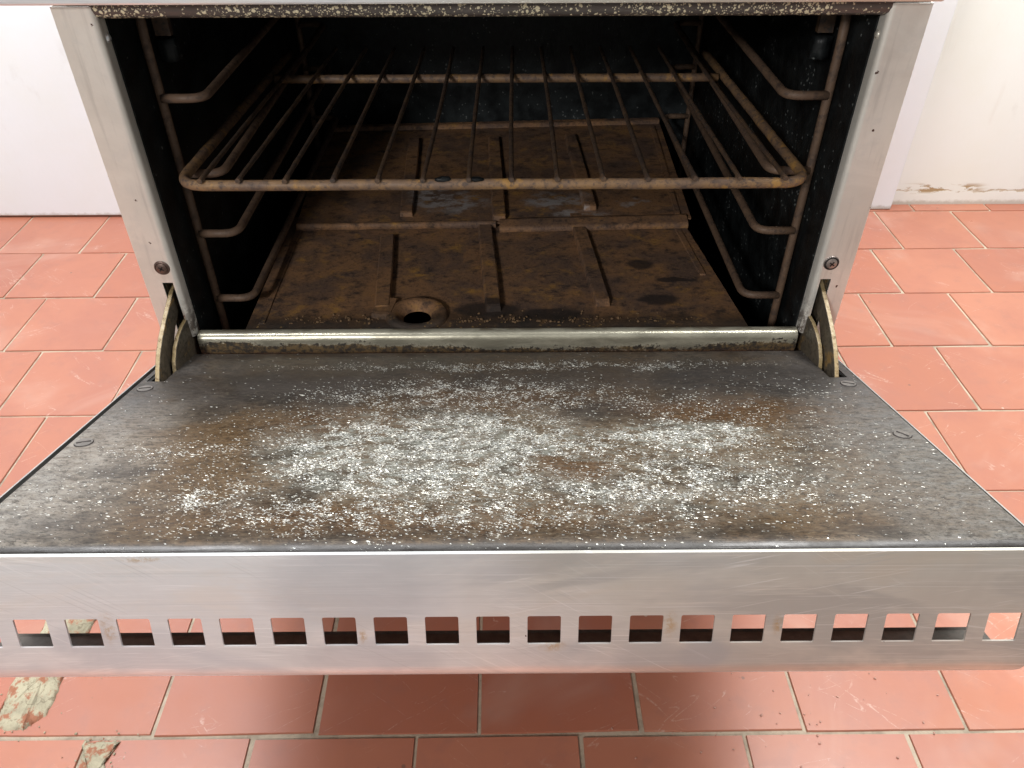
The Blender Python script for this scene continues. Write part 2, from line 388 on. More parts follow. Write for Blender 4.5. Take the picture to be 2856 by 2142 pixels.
def mat_tile():
    g = G('quarry_tile')
    p = g.pos()
    rnd = g.n('ObjectInfo').outputs['Random']
    pr = g.vadd(p, g.scl(g.n('CombineXYZ', {0: rnd, 1: rnd, 2: rnd}).outputs[0], 7.0))
    n = g.noise(p, 7, 5, 0.6, 0.5)
    m = g.noise(pr, 34, 5, 0.65)
    f = g.noise(p, 420, 3, 0.6)
    c = g.mix(rnd, (0.375, 0.100, 0.046), (0.450, 0.150, 0.080))
    c = g.mix(g.mul(g.rng(n, 0.35, 0.68), 0.6), c, (0.35, 0.100, 0.060))
    c = g.mix(g.mul(g.rng(m, 0.50, 0.72), 0.35), c, (0.30, 0.105, 0.075))
    # pale scuffs: thin contour lines of a stretched noise, only here and there
    def scratch(rz, off, sc, wid):
        r = g.n('VectorRotate', {0: g.vadd(p, off), 3: rz}, rotation_type='Z_AXIS').outputs[0]
        s = g.noise(g.scl(r, (2.2, 14, 1)), sc, 2, 0.4)
        line = g.rng(g.mth('ABSOLUTE', g.sub(s, 0.5)), wid, wid * 0.3)
        gate = g.rng(g.noise(g.vadd(p, off), 16, 3, 0.6), 0.51, 0.62)
        return g.mul(line, gate)
    sc = g.mx(scratch(0.7, (0.2, 0.1, 0), 2.4, 0.006), scratch(-0.5, (1.2, 3.1, 0), 2.8, 0.005))
    sc = g.mul(sc, g.rng(g.noise(p, 300, 3, 0.7), 0.4, 0.6))
    c = g.mix(g.mul(sc, 0.38), c, (0.70, 0.58, 0.50))
    v = g.voro(p, 46)
    dot = g.mul(g.mth('GREATER_THAN', g.sep(v.outputs['Color'])[0], 0.94), g.rng(g.add(v.outputs['Distance'], g.mul(f, 0.05)), 0.13, 0.09))
    c = g.mix(g.mul(dot, 0.6), c, g.mix(g.mth('GREATER_THAN', g.sep(v.outputs['Color'])[1], 0.5), (0.7, 0.6, 0.5), (0.06, 0.04, 0.03)))
    haze = g.rng(g.noise(p, 5, 4, 0.6, 0.8), 0.52, 0.75)  # gloss haze of the lit floor, mixed into the tile colour
    c = g.mix(g.add(0.065, g.mul(haze, 0.13)), c, (0.80, 0.74, 0.64))
    r = g.add(g.rng(n, 0.3, 0.7, 0.30, 0.40), g.add(g.mul(sc, 0.2), g.mul(g.sub(m, 0.5), 0.15)))
    return g.bsdf(c, r, 0.0, g.bump(g.add(g.mul(m, 1.0), g.mul(f, 0.15)), 0.12, 0.0012), spec=0.75)

def mat_grout(name='cement_grout', col=(0.50, 0.43, 0.33), mixc=None):
    g = G(name)
    p = g.pos()
    n = g.noise(p, 22, 5, 0.65)
    f = g.noise(p, 350, 4, 0.7)
    c = g.mix(g.rng(n, 0.4, 0.68), col, tuple(x * 0.62 for x in col))
    c = g.mix(g.mul(g.rng(f, 0.55, 0.75), 0.5), c, tuple(x * 0.35 for x in col))
    if mixc:
        mm = g.noise(g.vadd(p, (1.7, 0.4, 0)), 60, 5, 0.7)
        c = g.mix(g.rng(mm, 0.50, 0.60), c, mixc)
        cr = g.voro(g.vadd(p, g.scl(g.noise(p, 60, 3, color=True), 0.02)), 70)
        cr2 = g.n('TexVoronoi', {'Vector': g.vadd(p, g.scl(g.noise(p, 60, 3, color=True), 0.02)), 'Scale': 42}, feature='DISTANCE_TO_EDGE')
        c = g.mix(g.mul(g.mul(g.rng(cr2.outputs['Distance'], 0.035, 0.01), g.rng(mm, 0.52, 0.44)), 0.5), c, (0.14, 0.11, 0.07))
    return g.bsdf(c, 0.9, 0.0, g.bump(f, 0.7, 0.0012), spec=0.2)

def mat_wall(name, col, chips=False):
    g = G(name)
    p = g.pos()
    n = g.noise(p, 6, 5, 0.6)
    f = g.noise(p, 90, 4, 0.6)
    c = g.mix(g.rng(n, 0.35, 0.7), col, tuple(x * y for x, y in zip(col, (0.985, 0.98, 0.95))))
    h = g.mul(f, 0.3)
    zz = g.sep(p)[2]
    c = g.mix(g.mul(g.rng(g.add(zz, g.mul(g.sub(f, 0.5), 0.012)), 0.012, 0.003), 0.55), c, (0.34, 0.28, 0.20))
    sc = g.mul(g.rng(g.noise(g.scl(p, (12, 1, 5)), 1, 5, 0.7), 0.60, 0.72), 0.16)
    c = g.mix(sc, c, (0.50, 0.49, 0.47))
    if chips:
        xyz = g.sep(p)
        k = g.noise(g.scl(p, (14, 1, 55)), 1, 5, 0.7, 0.6)
        k2 = g.noise(g.scl(p, (30, 1, 60)), 1, 4, 0.7)
        band = g.mul(g.rng(xyz[2], 0.021, 0.029), g.rng(xyz[2], 0.047, 0.037))
        xw = g.mul(g.rng(xyz[0], 0.78, 0.81), g.rng(xyz[0], 0.97, 0.93))
        ch = g.mul(g.mul(band, xw), g.rng(k, 0.50, 0.54))
        line = g.mul(g.rng(g.mth('ABSOLUTE', g.sub(xyz[2], g.add(0.030, g.mul(g.sub(k2, 0.5), 0.02)))), 0.0025, 0.0008), g.rng(k, 0.40, 0.5))
        ch = g.mx(ch, g.mul(line, 0.7))
        c = g.mix(ch, c, (0.42, 0.31, 0.17))
        fn = g.rng(g.noise(g.scl(p, (30, 1, 4)), 1, 4, 0.6), 0.62, 0.72)
        c = g.mix(g.mul(fn, 0.12), c, (0.55, 0.50, 0.42))
        h = g.sub(h, ch)
    return g.bsdf(c, 0.6, 0.0, g.bump(h, 0.3, 0.0025), spec=0.3)

def mat_plain(name, col, rough=0.6, metal=0.0):
    g = G(name)
    o = g.obj()
    f = g.noise(o, 160, 4, 0.65)
    c = g.mix(g.rng(f, 0.35, 0.7), col, tuple(x * 0.7 for x in col))
    return g.bsdf(c, rough, metal, g.bump(f, 0.25, 0.0005))

M_steel = mat_steel('brushed_steel_trim', (0.80, 0.81, 0.80), 0, 0.38, True, 0.5, 0.6, True)
M_body = mat_steel('body_steel', (0.60, 0.58, 0.55), 2, 0.4, False)
M_post = mat_post()
M_liner = mat_liner()
M_rim = mat_speck_enamel('spattered_rim', (0.050, 0.042, 0.038), 0.50, 300)
M_cav = mat_cavity()
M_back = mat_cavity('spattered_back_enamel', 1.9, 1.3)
M_sill = mat_sill()
M_flange_shade = mat_plain('shaded_flange_steel', (0.13, 0.115, 0.10), 0.5, 0.3)  # trim flange: the door's shade is put into this darker colour
M_black = mat_plain('black_gap', (0.010, 0.010, 0.010), 0.6)
M_hinge = mat_rust('hinge_steel', ((0.062, 0.050, 0.036), (0.095, 0.076, 0.052), (0.035, 0.028, 0.020), (0.22, 0.13, 0.04)), 0.5, 0.0003, 2.0)
M_edge = mat_rust('hinge_edge', ((0.30, 0.22, 0.105), (0.36, 0.28, 0.16), (0.17, 0.11, 0.05)), 0.5, 0.0003, 2.0)
M_screw = mat_plain('brown_screw', (0.16, 0.105, 0.085), 0.42, 0.5)
M_dark = mat_plain('dark_recess', (0.02, 0.014, 0.012), 0.7)
M_rack = mat_rust('rusty_rack_wire', ((0.170, 0.108, 0.074), (0.280, 0.165, 0.080), (0.090, 0.064, 0.054), (0.44, 0.24, 0.07)), 0.55, 0.0004, 1.6)
M_rod = mat_rust('rusty_rod', ((0.075, 0.050, 0.038), (0.120, 0.072, 0.042), (0.038, 0.032, 0.030)), 0.5, 0.0004, 1.6)
M_supp = mat_rust('rusty_support_wire', ((0.125, 0.078, 0.053), (0.165, 0.103, 0.066), (0.075, 0.050, 0.038)), 0.6, 0.0003, 1.2)
M_plate_f = mat_plate('rusted_front_plate', [(0.145, 0.102, 0.013, 0.010), (0.155, 0.036, 0.018, 0.009), (0.175, 0.072, 0.018, 0.004), (-0.01, 0.02, 0.03, 0.012), (0.05, 0.012, 0.03, 0.010)], [], -0.012)
M_plate_r = mat_plate('rusted_rear_plate', [], [(-0.060, -0.066, 0.040, 0.022), (-0.085, -0.04, 0.02, 0.016), (0.065, -0.060, 0.030, 0.022), (0.155, -0.068, 0.016, 0.010), (0.09, -0.09, 0.03, 0.008)])
M_tile = mat_tile()
M_grout = mat_grout()
M_patch = mat_grout('mortar_repair', (0.46, 0.42, 0.30), (0.34, 0.15, 0.09))
M_wall = mat_wall('plaster_wall', (0.82, 0.86, 0.83), True)
M_panelw = mat_wall('white_board', (0.80, 0.85, 0.89))
M_crumb = mat_plain('burnt_crumb', (0.20, 0.12, 0.06), 0.8)
M_grit = mat_plain('brick_grit', (0.58, 0.34, 0.27), 0.8)

# ------------------------------------------------------------------ mesh helpers
def new_obj(name, bm, mats, parent=None, smooth=False, loc=None, rot=None):
    me = bpy.data.meshes.new(name)
    bm.normal_update()
    bm.to_mesh(me)
    bm.free()
    for m in (mats if isinstance(mats, (list, tuple)) else [mats]):
        me.materials.append(m)
    if smooth:
        for f in me.polygons:
            f.use_smooth = True
    o = bpy.data.objects.new(name, me)
    COL.objects.link(o)
    if parent is not None:
        o.parent = parent
    if loc is not None:
        o.location = loc
    if rot is not None:
        o.rotation_euler = rot
    return o
def tag(o, label=None, cat=None, group=None, kind=None):
    for k, v in (('label', label), ('category', cat), ('group', group), ('kind', kind)):
        if v:
            o[k] = v
    return o
def empty(name, loc=(0, 0, 0)):
    o = bpy.data.objects.new(name, None)
    o.empty_display_size = 0.05
    COL.objects.link(o)
    o.location = loc
    return o
def sharp(o, ang=35):
    o.data.set_sharp_from_angle(angle=math.radians(ang))
    return o
def solid(o, th, offset=-1):
    m = o.modifiers.new('thickness', 'SOLIDIFY')
    m.thickness = th
    m.offset = offset
    e = o.modifiers.new('split', 'EDGE_SPLIT')
    e.split_angle = math.radians(42)
    return o
def bevel(o, w, seg=2):
    m = o.modifiers.new('bevel', 'BEVEL')
    m.width = w
    m.segments = seg
    m.limit_method = 'ANGLE'
    return o
def box(bm, x0, x1, y0, y1, z0, z1, mi=0):
    vs = [bm.verts.new((x, y, z)) for z in (z0, z1) for y in (y0, y1) for x in (x0, x1)]
    for q in ((0, 2, 3, 1), (4, 5, 7, 6), (0, 1, 5, 4), (2, 6, 7, 3), (0, 4, 6, 2), (1, 3, 7, 5)):
        f = bm.faces.new([vs[i] for i in q])
        f.material_index = mi
    return vs
def tube(bm, pts, r, seg=10, closed=False, jit=0.0, caps=True):
    pts = [Vector(p) for p in pts]
    n = len(pts)
    rings = []
    prev = None
    for i, p in enumerate(pts):
        if closed:
            t = (pts[(i + 1) % n] - pts[i - 1]).normalized()
        else:
            t = (pts[min(i + 1, n - 1)] - pts[max(i - 1, 0)]).normalized()
        if prev is None:
            a = Vector((0, 0, 1)) if abs(t.z) < 0.9 else Vector((1, 0, 0))
            u = t.cross(a).normalized()
        else:
            u = (prev - t * prev.dot(t)).normalized()
        prev = u
        w = t.cross(u)
        rr = r * (1 + random.uniform(-jit, jit))
        rings.append([bm.verts.new(p + (u * math.cos(2 * math.pi * k / seg) + w * math.sin(2 * math.pi * k / seg)) * rr) for k in range(seg)])
    m = n if closed else n - 1
    for i in range(m):
        a, b = rings[i], rings[(i + 1) % n]
        for k in range(seg):
            f = bm.faces.new((a[k], a[(k + 1) % seg], b[(k + 1) % seg], b[k]))
            f.smooth = True
    if caps and not closed:
        bm.faces.new(list(reversed(rings[0])))
        bm.faces.new(rings[-1])
def rounded(pts, rad, seg=6, closed=False):
    """polyline with its corners replaced by arcs"""
    pts = [Vector(p) for p in pts]
    n = len(pts)
    out = []
    for i, p in enumerate(pts):
        if not closed and i in (0, n - 1):
            out.append(p)
            continue
        a = (pts[i - 1] - p)
        b = (pts[(i + 1) % n] - p)
        ra = min(rad, a.length * 0.45, b.length * 0.45)
        a = p + a.normalized() * ra
        b = p + b.normalized() * ra
        for k in range(seg + 1):
            t = k / seg
            out.append(a * (1 - t) ** 2 + p * 2 * t * (1 - t) + b * t * t)
    return out
def subdiv_line(a, b, n):
    a, b = Vector(a), Vector(b)
    return [a.lerp(b, i / n) for i in range(n + 1)]
def prism_yz(bm, poly, x0, x1, side_mi=0, edge_mi=0):
    """polygon in (y,z) extruded along x"""
    A = [bm.verts.new((x0, y, z)) for y, z in poly]
    B = [bm.verts.new((x1, y, z)) for y, z in poly]
    f = bm.faces.new(A); f.material_index = side_mi
    f = bm.faces.new(list(reversed(B))); f.material_index = side_mi
    n = len(poly)
    for i in range(n):
        f = bm.faces.new((A[i], B[i], B[(i + 1) % n], A[(i + 1) % n]))
        f.material_index = edge_mi
def sheet(bm, us, vs, fn, skip=lambda i, j: False, mi=None, flip=False):
    """grid of quads through fn(u, v), leaving out skipped cells"""
    V = {}
    def g(i, j):
        if (i, j) not in V:
            V[(i, j)] = bm.verts.new(fn(us[i], vs[j]))
        return V[(i, j)]
    for i in range(len(us) - 1):
        for j in range(len(vs) - 1):
            if skip(i, j):
                continue
            q = [g(i, j), g(i + 1, j), g(i + 1, j + 1), g(i, j + 1)]
            f = bm.faces.new(q[::-1] if flip else q)
            if mi:
                f.material_index = mi(i, j)
def arc(cx, cy, r, a0, a1, n):
    return [(cx + r * math.cos(math.radians(a0 + (a1 - a0) * k / n)), cy + r * math.sin(math.radians(a0 + (a1 - a0) * k / n))) for k in range(n + 1)]

# ================================================================== SETTING
floor_bm = bmesh.new()
sheet(floor_bm, [-2.6 + 0.4 * i for i in range(14)], [-0.98 + 0.3 * i for i in range(9)], lambda u, v: (u, v, -0.0022))
floor = tag(new_obj('floor', floor_bm, M_grout), kind='structure')
P = 0.15165
tiles = []
for k in range(6):
    bm = bmesh.new()
    h = P / 2 - 0.0013
    def q(d):
        return random.uniform(-d, d)
    c = [(-h + q(.0008), -h + q(.0008)), (h + q(.0008), -h + q(.0008)), (h + q(.0008), h + q(.0008)), (-h + q(.0008), h + q(.0008))]
    # outline with a few chips
    out = []
    for i in range(4):
        a, b = Vector(c[i]), Vector(c[(i + 1) % 4])
        d = (b - a).normalized()
        nrm = Vector((-d.y, d.x))
        out.append(a + d * 0.0015 + nrm * 0.0003)
        t = random.uniform(0.2, 0.8)
        out.append(a.lerp(b, t) + nrm * random.uniform(0, 0.0008))
    n = len(out)
    low = [bm.verts.new((p.x, p.y, -0.012)) for p in out]
    mid = [bm.verts.new((p.x, p.y, -0.0012)) for p in out]
    top = [bm.verts.new((p.x * 0.993, p.y * 0.993, 0.0)) for p in out]
    for i in range(n):
        j = (i + 1) % n
        bm.faces.new((low[i], low[j], mid[j], mid[i]))
        bm.faces.new((mid[i], mid[j], top[j], top[i]))
    bm.faces.new(top)
    me = bpy.data.meshes.new('tile')
    bm.normal_update(); bm.to_mesh(me); bm.free()
    me.materials.append(M_tile)
    tiles.append(me)
ph = {-2: 0.060, -1: 0.131, 0: 0.074, 1: 0.1306, 2: 0.062, 3: 0.1308, 4: 0.0556, 5: 0.1440, 6: 0.0690, 7: 0.1310, 8: 0.06}
for r in range(-4, 9):
    y0 = -0.2114 + P * (r - 1)             # row 1 spans -0.2114 .. -0.0597
    x_ph = ph.get(r, 0.07 if r % 2 else 0.13)
    if r < 0:
        x_ph = 0.06 if r % 2 == 0 else 0.131
    for i in range(-8, 8):
        x = x_ph + P * (i + 0.5)
        if abs(x) > 1.22 or (r < -1 and abs(x) > 0.95):
            continue
        if r in (3, 4, 5, 6) and abs(x) < 0.24 :
            pass
        o = bpy.data.objects.new('tile', random.choice(tiles))
        COL.objects.link(o)
        o.parent = floor
        o.location = (x, y0 + P / 2, random.uniform(-0.0004, 0.0003))
        o.rotation_euler = (random.uniform(-.0015, .0015), random.uniform(-.0015, .0015), random.uniform(-.003, .003))
def mortar(name, outline, h, n=26):
    bm = bmesh.new()
    xs = [p[0] for p in outline]; ys = [p[1] for p in outline]
    cx, cy = sum(xs) / len(xs), sum(ys) / len(ys)
    pts = []
    m = len(outline)
    for i in range(m):
        a, b = outline[i], outline[(i + 1) % m]
        for k in range(12):
            t = k / 12
            pts.append((a[0] + (b[0] - a[0]) * t + random.uniform(-.0012, .0012), a[1] + (b[1] - a[1]) * t + random.uniform(-.0012, .0012)))
    rings = []
    from mathutils import noise as nz
    for s in (1.0, 0.985, 0.95, 0.88, 0.78, 0.66, 0.52, 0.38, 0.22, 0.08):
        ring = []
        for x, y in pts:
            px, py = cx + (x - cx) * s, cy + (y - cy) * s
            e = min(1, (1 - s) * 14)
            z = -0.002 + (h + 0.002) * e + h * 0.8 * e * nz.noise(Vector((px * 140, py * 140, 3))) + h * 0.5 * e * nz.noise(Vector((px * 420, py * 420, 9)))
            ring.append(bm.verts.new((px, py, z)))
        rings.append(ring)
    for a, b in zip(rings, rings[1:]):
        for k in range(len(pts)):
            bm.faces.new((a[k], a[(k + 1) % len(pts)], b[(k + 1) % len(pts)], b[k]))
    bm.faces.new(rings[-1])
    return new_obj(name, bm, M_patch, floor, smooth=True)
mortar('mortar_patch', [(-0.4785, -0.067), (-0.424, -0.067), (-0.431, -0.14), (-0.430, -0.190), (-0.446, -0.206), (-0.472, -0.204), (-0.480, -0.170)], 0.0028)
mortar('mortar_patch', [(-0.386, -0.214), (-0.350, -0.213), (-0.357, -0.235), (-0.340, -0.262), (-0.352, -0.292), (-0.384, -0.290), (-0.374, -0.25)], 0.0018)

# walls behind the oven
wall_bm = bmesh.new()
sheet(wall_bm, [-1.9 + 0.2 * i for i in range(21)], [0.0, 0.2, 0.5, 0.9, 1.3, 1.7], lambda u, v: (u, 0.879, v))
box(wall_bm, -1.9, 2.1, 0.8792, 0.95, -0.01, 1.7)
wall = tag(new_obj('plaster_wall', wall_bm, M_wall), 'white plaster wall with peeling paint along its foot right of the oven', 'wall')
pb = bmesh.new()
box(pb, 0.30, 0.7725, 0.856, 0.8785, 0.0005, 1.7)
bevel(new_obj('pilaster', pb, M_panelw, wall), 0.002)
pb = bmesh.new()
box(pb, -1.9, -0.16, 0.842, 0.8785, 0.004, 1.7)
pan = tag(bevel(new_obj('white_panel', pb, M_panelw), 0.0015), 'smooth white panel standing on the tiles left of the oven', 'panel')

# ================================================================== OVEN
oven = tag(empty('oven', (0, 0, 0)), 'open stainless steel oven with its scorched drop-down door lowered', 'oven')
# outer shell
for s in (-1, 1):
    bm = bmesh.new()
    box(bm, min(s * 0.2995, s * 0.2975), max(s * 0.2995, s * 0.2975), 0.020, 0.66, 0.10, 0.90)
    new_obj('side_panel', bm, M_body, oven)
bm = bmesh.new(); box(bm, -0.2970, 0.2970, 0.030, 0.655, 0.62, 0.90); new_obj('top_housing', bm, M_body, oven)
bm = bmesh.new(); box(bm, -0.2970, 0.2970, 0.640, 0.655, 0.10, 0.615); new_obj('rear_panel', bm, M_body, oven)
bm = bmesh.new(); box(bm, -0.2970, 0.2970, 0.016, 0.635, 0.10, 0.115); new_obj('bottom_panel', bm, M_body, oven)
bm = bmesh.new(); box(bm, -0.2680, 0.2680, 0.003, 0.014, 0.10, 0.262); new_obj('lower_front_panel', bm, M_body, oven)
for sx in (-1, 1):
    for y in (0.06, 0.60):
        bm = bmesh.new()
        bmesh.ops.create_cone(bm, cap_ends=True, segments=16, radius1=0.022, radius2=0.016, depth=0.0995, matrix=Matrix.Translation((sx * 0.26, y, 0.0502)))
        sharp(new_obj('foot', bm, M_body, oven, smooth=True))
# posts: profile in (x, y) swept along z with the hinge slot left open
prof = [(0.3000, 0.030), (0.3000, 0.0018), (0.2995, 0.0005), (0.2982, 0.0), (0.2845, 0.0), (0.2755, 0.0), (0.2745, 0.0)]
prof += [(0.2745 + 0.0040 * math.cos(math.radians(a)), 0.0040 - 0.0040 * math.sin(math.radians(a))) for a in (112, 135, 158, 180)]
prof += [(0.2705, 0.0120)]
zs = [0.10, 0.24, 0.303, 0.3595, 0.42, 0.50, 0.576]
slot_i = 4
for s in (-1, 1):
    bm = bmesh.new()
    us = list(range(len(prof)))
    sheet(bm, us, zs, lambda u, v: (s * prof[u][0], prof[u][1], v), skip=lambda i, j: (i == slot_i and j in (2,)) or (i >= slot_i and j == 1 ), flip=(s > 0))
    for f in bm.faces: f.smooth = True
    o = new_obj('front_post', bm, M_post, oven)
    sharp(o, 60)
    solid(o, 0.0012, -1)
    # dark hinge pocket behind the slot
    bm = bmesh.new()
    xa, xb = sorted((s * 0.2735, s * 0.290))
    box(bm, xa, xb, 0.030, 0.033, 0.24, 0.37)
    new_obj('hinge_pocket', bm, M_dark, oven)
    bm = bmesh.new()
    xa, xb = sorted((s * 0.2835, s * 0.2850))
    box(bm, xa, xb, 0.0035, 0.0295, 0.26, 0.3705)
    new_obj('hinge_bracket', bm, M_hinge, oven)
# opening rim
bm = bmesh.new()
pr_ = [(0.030, 0.5700), (0.010, 0.5690), (0.0055, 0.5695), (0.0035, 0.5710), (0.0028, 0.5735), (0.0028, 0.6200)]
sheet(bm, [-0.2735 + 0.547 * i / 12 for i in range(13)], list(range(len(pr_))), lambda u, v: (u, pr_[v][0], pr_[v][1]), flip=True)
solid(sharp(new_obj('opening_rim', bm, M_rim, oven, smooth=True), 50), 0.002, -1)
# fascia
bm = bmesh.new()
box(bm, -0.37, 0.300, -0.0125, -0.0008, 0.5795, 0.70)
o = bevel(new_obj('control_fascia', bm, M_steel, oven), 0.0015)
# cavity
for s in (-1, 1):
    bm = bmesh.new()
    sheet(bm, [0.0125 + 0.055 * i for i in range(11)], [0.19 + 0.0525 * i for i in range(9)], lambda u, v: (s * 0.2715, u, v), flip=(s < 0))
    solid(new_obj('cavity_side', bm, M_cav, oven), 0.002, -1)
    # nut on a stud, thick with grease
    bm = bmesh.new()
    bmesh.ops.create_cone(bm, cap_ends=True, segments=6, radius1=0.0085, radius2=0.0080, depth=0.017, matrix=Matrix.Translation((s * 0.2585, 0.078, 0.527)))
    bmesh.ops.subdivide_edges(bm, edges=bm.edges[:], cuts=2, use_grid_fill=True)
    for v in bm.verts:
        v.co += Vector((random.uniform(-1, 1), random.uniform(-1, 1), random.uniform(-1, 1))) * 0.0007
    nut = new_obj('greasy_nut', bm, M_cav, oven, smooth=True)
    bm = bmesh.new()
    box(bm, s * 0.2585 - 0.006, s * 0.2585 + 0.006, 0.074, 0.080, 0.538, 0.60)
    new_obj('hanging_strap', bm, M_rod, oven)
    bm = bmesh.new()
    bmesh.ops.create_uvsphere(bm, u_segments=12, v_segments=8, radius=0.0032, matrix=Matrix.Translation((s * 0.2708, 0.0085, 0.554)) @ Matrix.Scale(0.7, 4, (1, 0, 0)))
    new_obj('rivet', bm, M_steel, oven, smooth=True)
bm = bmesh.new()
sheet(bm, [-0.2715 + 0.0543 * i for i in range(11)], [0.19 + 0.0525 * i for i in range(9)], lambda u, v: (u, 0.5625, v))
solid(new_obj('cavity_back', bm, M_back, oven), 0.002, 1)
bm = bmesh.new(); sheet(bm, [-0.2715, 0, 0.2715], [0.012, 0.3, 0.5625], lambda u, v: (u, v, 0.609), flip=True); solid(new_obj('cavity_roof', bm, M_cav, oven), 0.002, -1)
bm = bmesh.new(); sheet(bm, [-0.2715, 0, 0.2715], [0.012, 0.3, 0.5625], lambda u, v: (u, v, 0.192)); solid(new_obj('cavity_floor', bm, M_black, oven), 0.002, -1)
# sill
bm = bmesh.new()
sp = [(0.012, 0.2985), (0.0095, 0.3025), (0.0070, 0.3038), (0.0045, 0.3040)] + [(0.0045 - 0.0048 * math.sin(math.radians(a)), 0.2992 + 0.0048 * math.cos(math.radians(a))) for a in (20, 40, 60, 80, 90)] + [(-0.0004, 0.294), (-0.0006, 0.289), (0.0005, 0.2835), (0.004, 0.281), (0.010, 0.281)]
sheet(bm, [-0.2688 + 0.5376 * i / 24 for i in range(25)], list(range(len(sp))), lambda u, v: (u, sp[v][0] + random.uniform(-1, 1) * 0.00006, sp[v][1]), flip=False)
solid(new_obj('sill', bm, M_sill, oven, smooth=True), 0.0015, -1)
# post screws
for s, zz in ((-1, 0.3740), (1, 0.3750)):
    bm = bmesh.new()
    T = Matrix.Translation((s * 0.2806, 0, zz))
    ring = []
    for (r, y) in ((0.0066, 0.0), (0.0062, -0.0009), (0.0052, -0.0012), (0.0047, -0.0006), (0.0045, -0.0014), (0.0030, -0.0021), (0.0, -0.0023)):
        if r == 0:
            ring.append([bm.verts.new(T @ Vector((0, y, 0)))] )
        else:
            ring.append([bm.verts.new(T @ Vector((r * math.cos(2 * math.pi * k / 24), y, r * math.sin(2 * math.pi * k / 24)))) for k in range(24)])
    for a, b in zip(ring, ring[1:]):
        for k in range(24):
            if len(b) == 1:
                bm.faces.new((a[k], a[(k + 1) % 24], b[0]))
            else:
                f = bm.faces.new((a[k], a[(k + 1) % 24], b[(k + 1) % 24], b[k]))
                if s > 0 and a is ring[1] or (s > 0 and a is ring[2]):
                    f.material_index = 1
    w, l = 0.0006, 0.0024
    for rz in (0.6, 0.6 + math.pi / 2):
        Rm = T @ Matrix.Rotation(rz, 4, 'Y')
        vs = box(bm, -l, l, -0.00235, -0.0015, -w, w, 1)
        for v in vs:
            v.co = Rm @ v.co
    bmesh.ops.recalc_face_normals(bm, faces=bm.faces[:])
    sharp(new_obj('post_screw', bm, [M_screw if s < 0 else mat_plain('grey_screw', (0.36, 0.30, 0.27), 0.4, 0.6), M_dark], oven, smooth=True), 50)
# upright hinge arms
def arm(s):
    xa, xb = sorted((s * 0.2795, s * 0.2835))
    outer = [(0.020, 0.3540), (0.006, 0.3490), (-0.009, 0.3430), (-0.024, 0.3365), (-0.038, 0.3295), (-0.050, 0.3215), (-0.060, 0.3120), (-0.0675, 0.3030), (-0.071, 0.285)]
    inner = [(-0.045, 0.270), (-0.040, 0.292), (-0.033, 0.3020), (-0.024, 0.3120), (-0.012, 0.3215), (0.002, 0.3290), (0.020, 0.3350)]
    bm = bmesh.new()
    prism_yz(bm, outer + inner, xa, xb, 0, 1)
    # step at the lower end of the arm
    box(bm, min(s * 0.2794, s * 0.2850), max(s * 0.2794, s * 0.2850), -0.0705, -0.0560, 0.290, 0.3055, 1) if False else None
    bmesh.ops.recalc_face_normals(bm, faces=bm.faces[:])
    bevel(new_obj('hinge_arm', bm, [M_hinge, M_edge], oven), 0.0004, 1)
    xa, xb = sorted((s * 0.2735, s * 0.2772))
    poly = [(0.004, 0.3215), (-0.010, 0.3215), (-0.022, 0.3195), (-0.033, 0.3150), (-0.042, 0.3070), (-0.047, 0.2970), (-0.047, 0.285), (-0.020, 0.280), (0.004, 0.285)]
    bm = bmesh.new()
    prism_yz(bm, poly, xa, xb, 0, 1)
    bmesh.ops.recalc_face_normals(bm, faces=bm.faces[:])
    bevel(new_obj('hinge_quadrant', bm, [M_hinge, M_edge], oven), 0.0004, 1)
for s in (-1, 1):
    arm(s)

# ------------------------------------------------------------------ door
ANG = 0.28872466
DL = (0, -0.0100, 0.28953)
bm = bmesh.new()
us = [-0.2930, -0.2890, -0.2740] + [-0.24 + 0.48 * i / 12 for i in range(13)] + [0.2740, 0.2890, 0.2962]
lv = [(-0.004, -0.004), (-0.0040, 0.0), (0.002, 0.0), (0.030, 0.0), (0.061, 0.0), (0.10, 0.0), (0.15, 0.0), (0.20, 0.0), (0.25, 0.0), (0.2890, 0.0), (0.2925, 0.0007), (0.2960, 0.0006), (0.2995, -0.0006), (0.3025, -0.0026), (0.3048, -0.0056), (0.3060, -0.0095), (0.3062, -0.018)]
nU = len(us)
sheet(bm, us, list(range(len(lv))), lambda u, v: (u, -lv[v][0], lv[v][1]), skip=lambda i, j: (i in (1, nU - 3)) and j in (2, 3), flip=True)
door = new_obj('door', bm, M_liner, oven, smooth=True, loc=DL, rot=(-ANG, 0, 0))
sharp(door, 40)
solid(door, 0.0012, -1)
tag(door, 'lowered oven door with scorched inner face flecked white')
# outer skin tray
bm = bmesh.new()
box(bm, -0.2990, 0.2990, -0.3080, 0.004, -0.0345, -0.0335)
for s in (-1, 1):
    box(bm, min(s * 0.2985, s * 0.2996), max(s * 0.2985, s * 0.2996), -0.3080, 0.004, -0.0333, -0.0012)
new_obj('door_skin', bm, M_body, door)
bm = bmesh.new()
for s in (-1, 1):
    box(bm, min(s * 0.2925, s * 0.2983), max(s * 0.2925, s * 0.2983), -0.3060, 0.0035, -0.0330, -0.0060)
box(bm, -0.2940, 0.2940, -0.3065, 0.002, -0.0330, -0.0215)
new_obj('door_filling', bm, M_black, door)
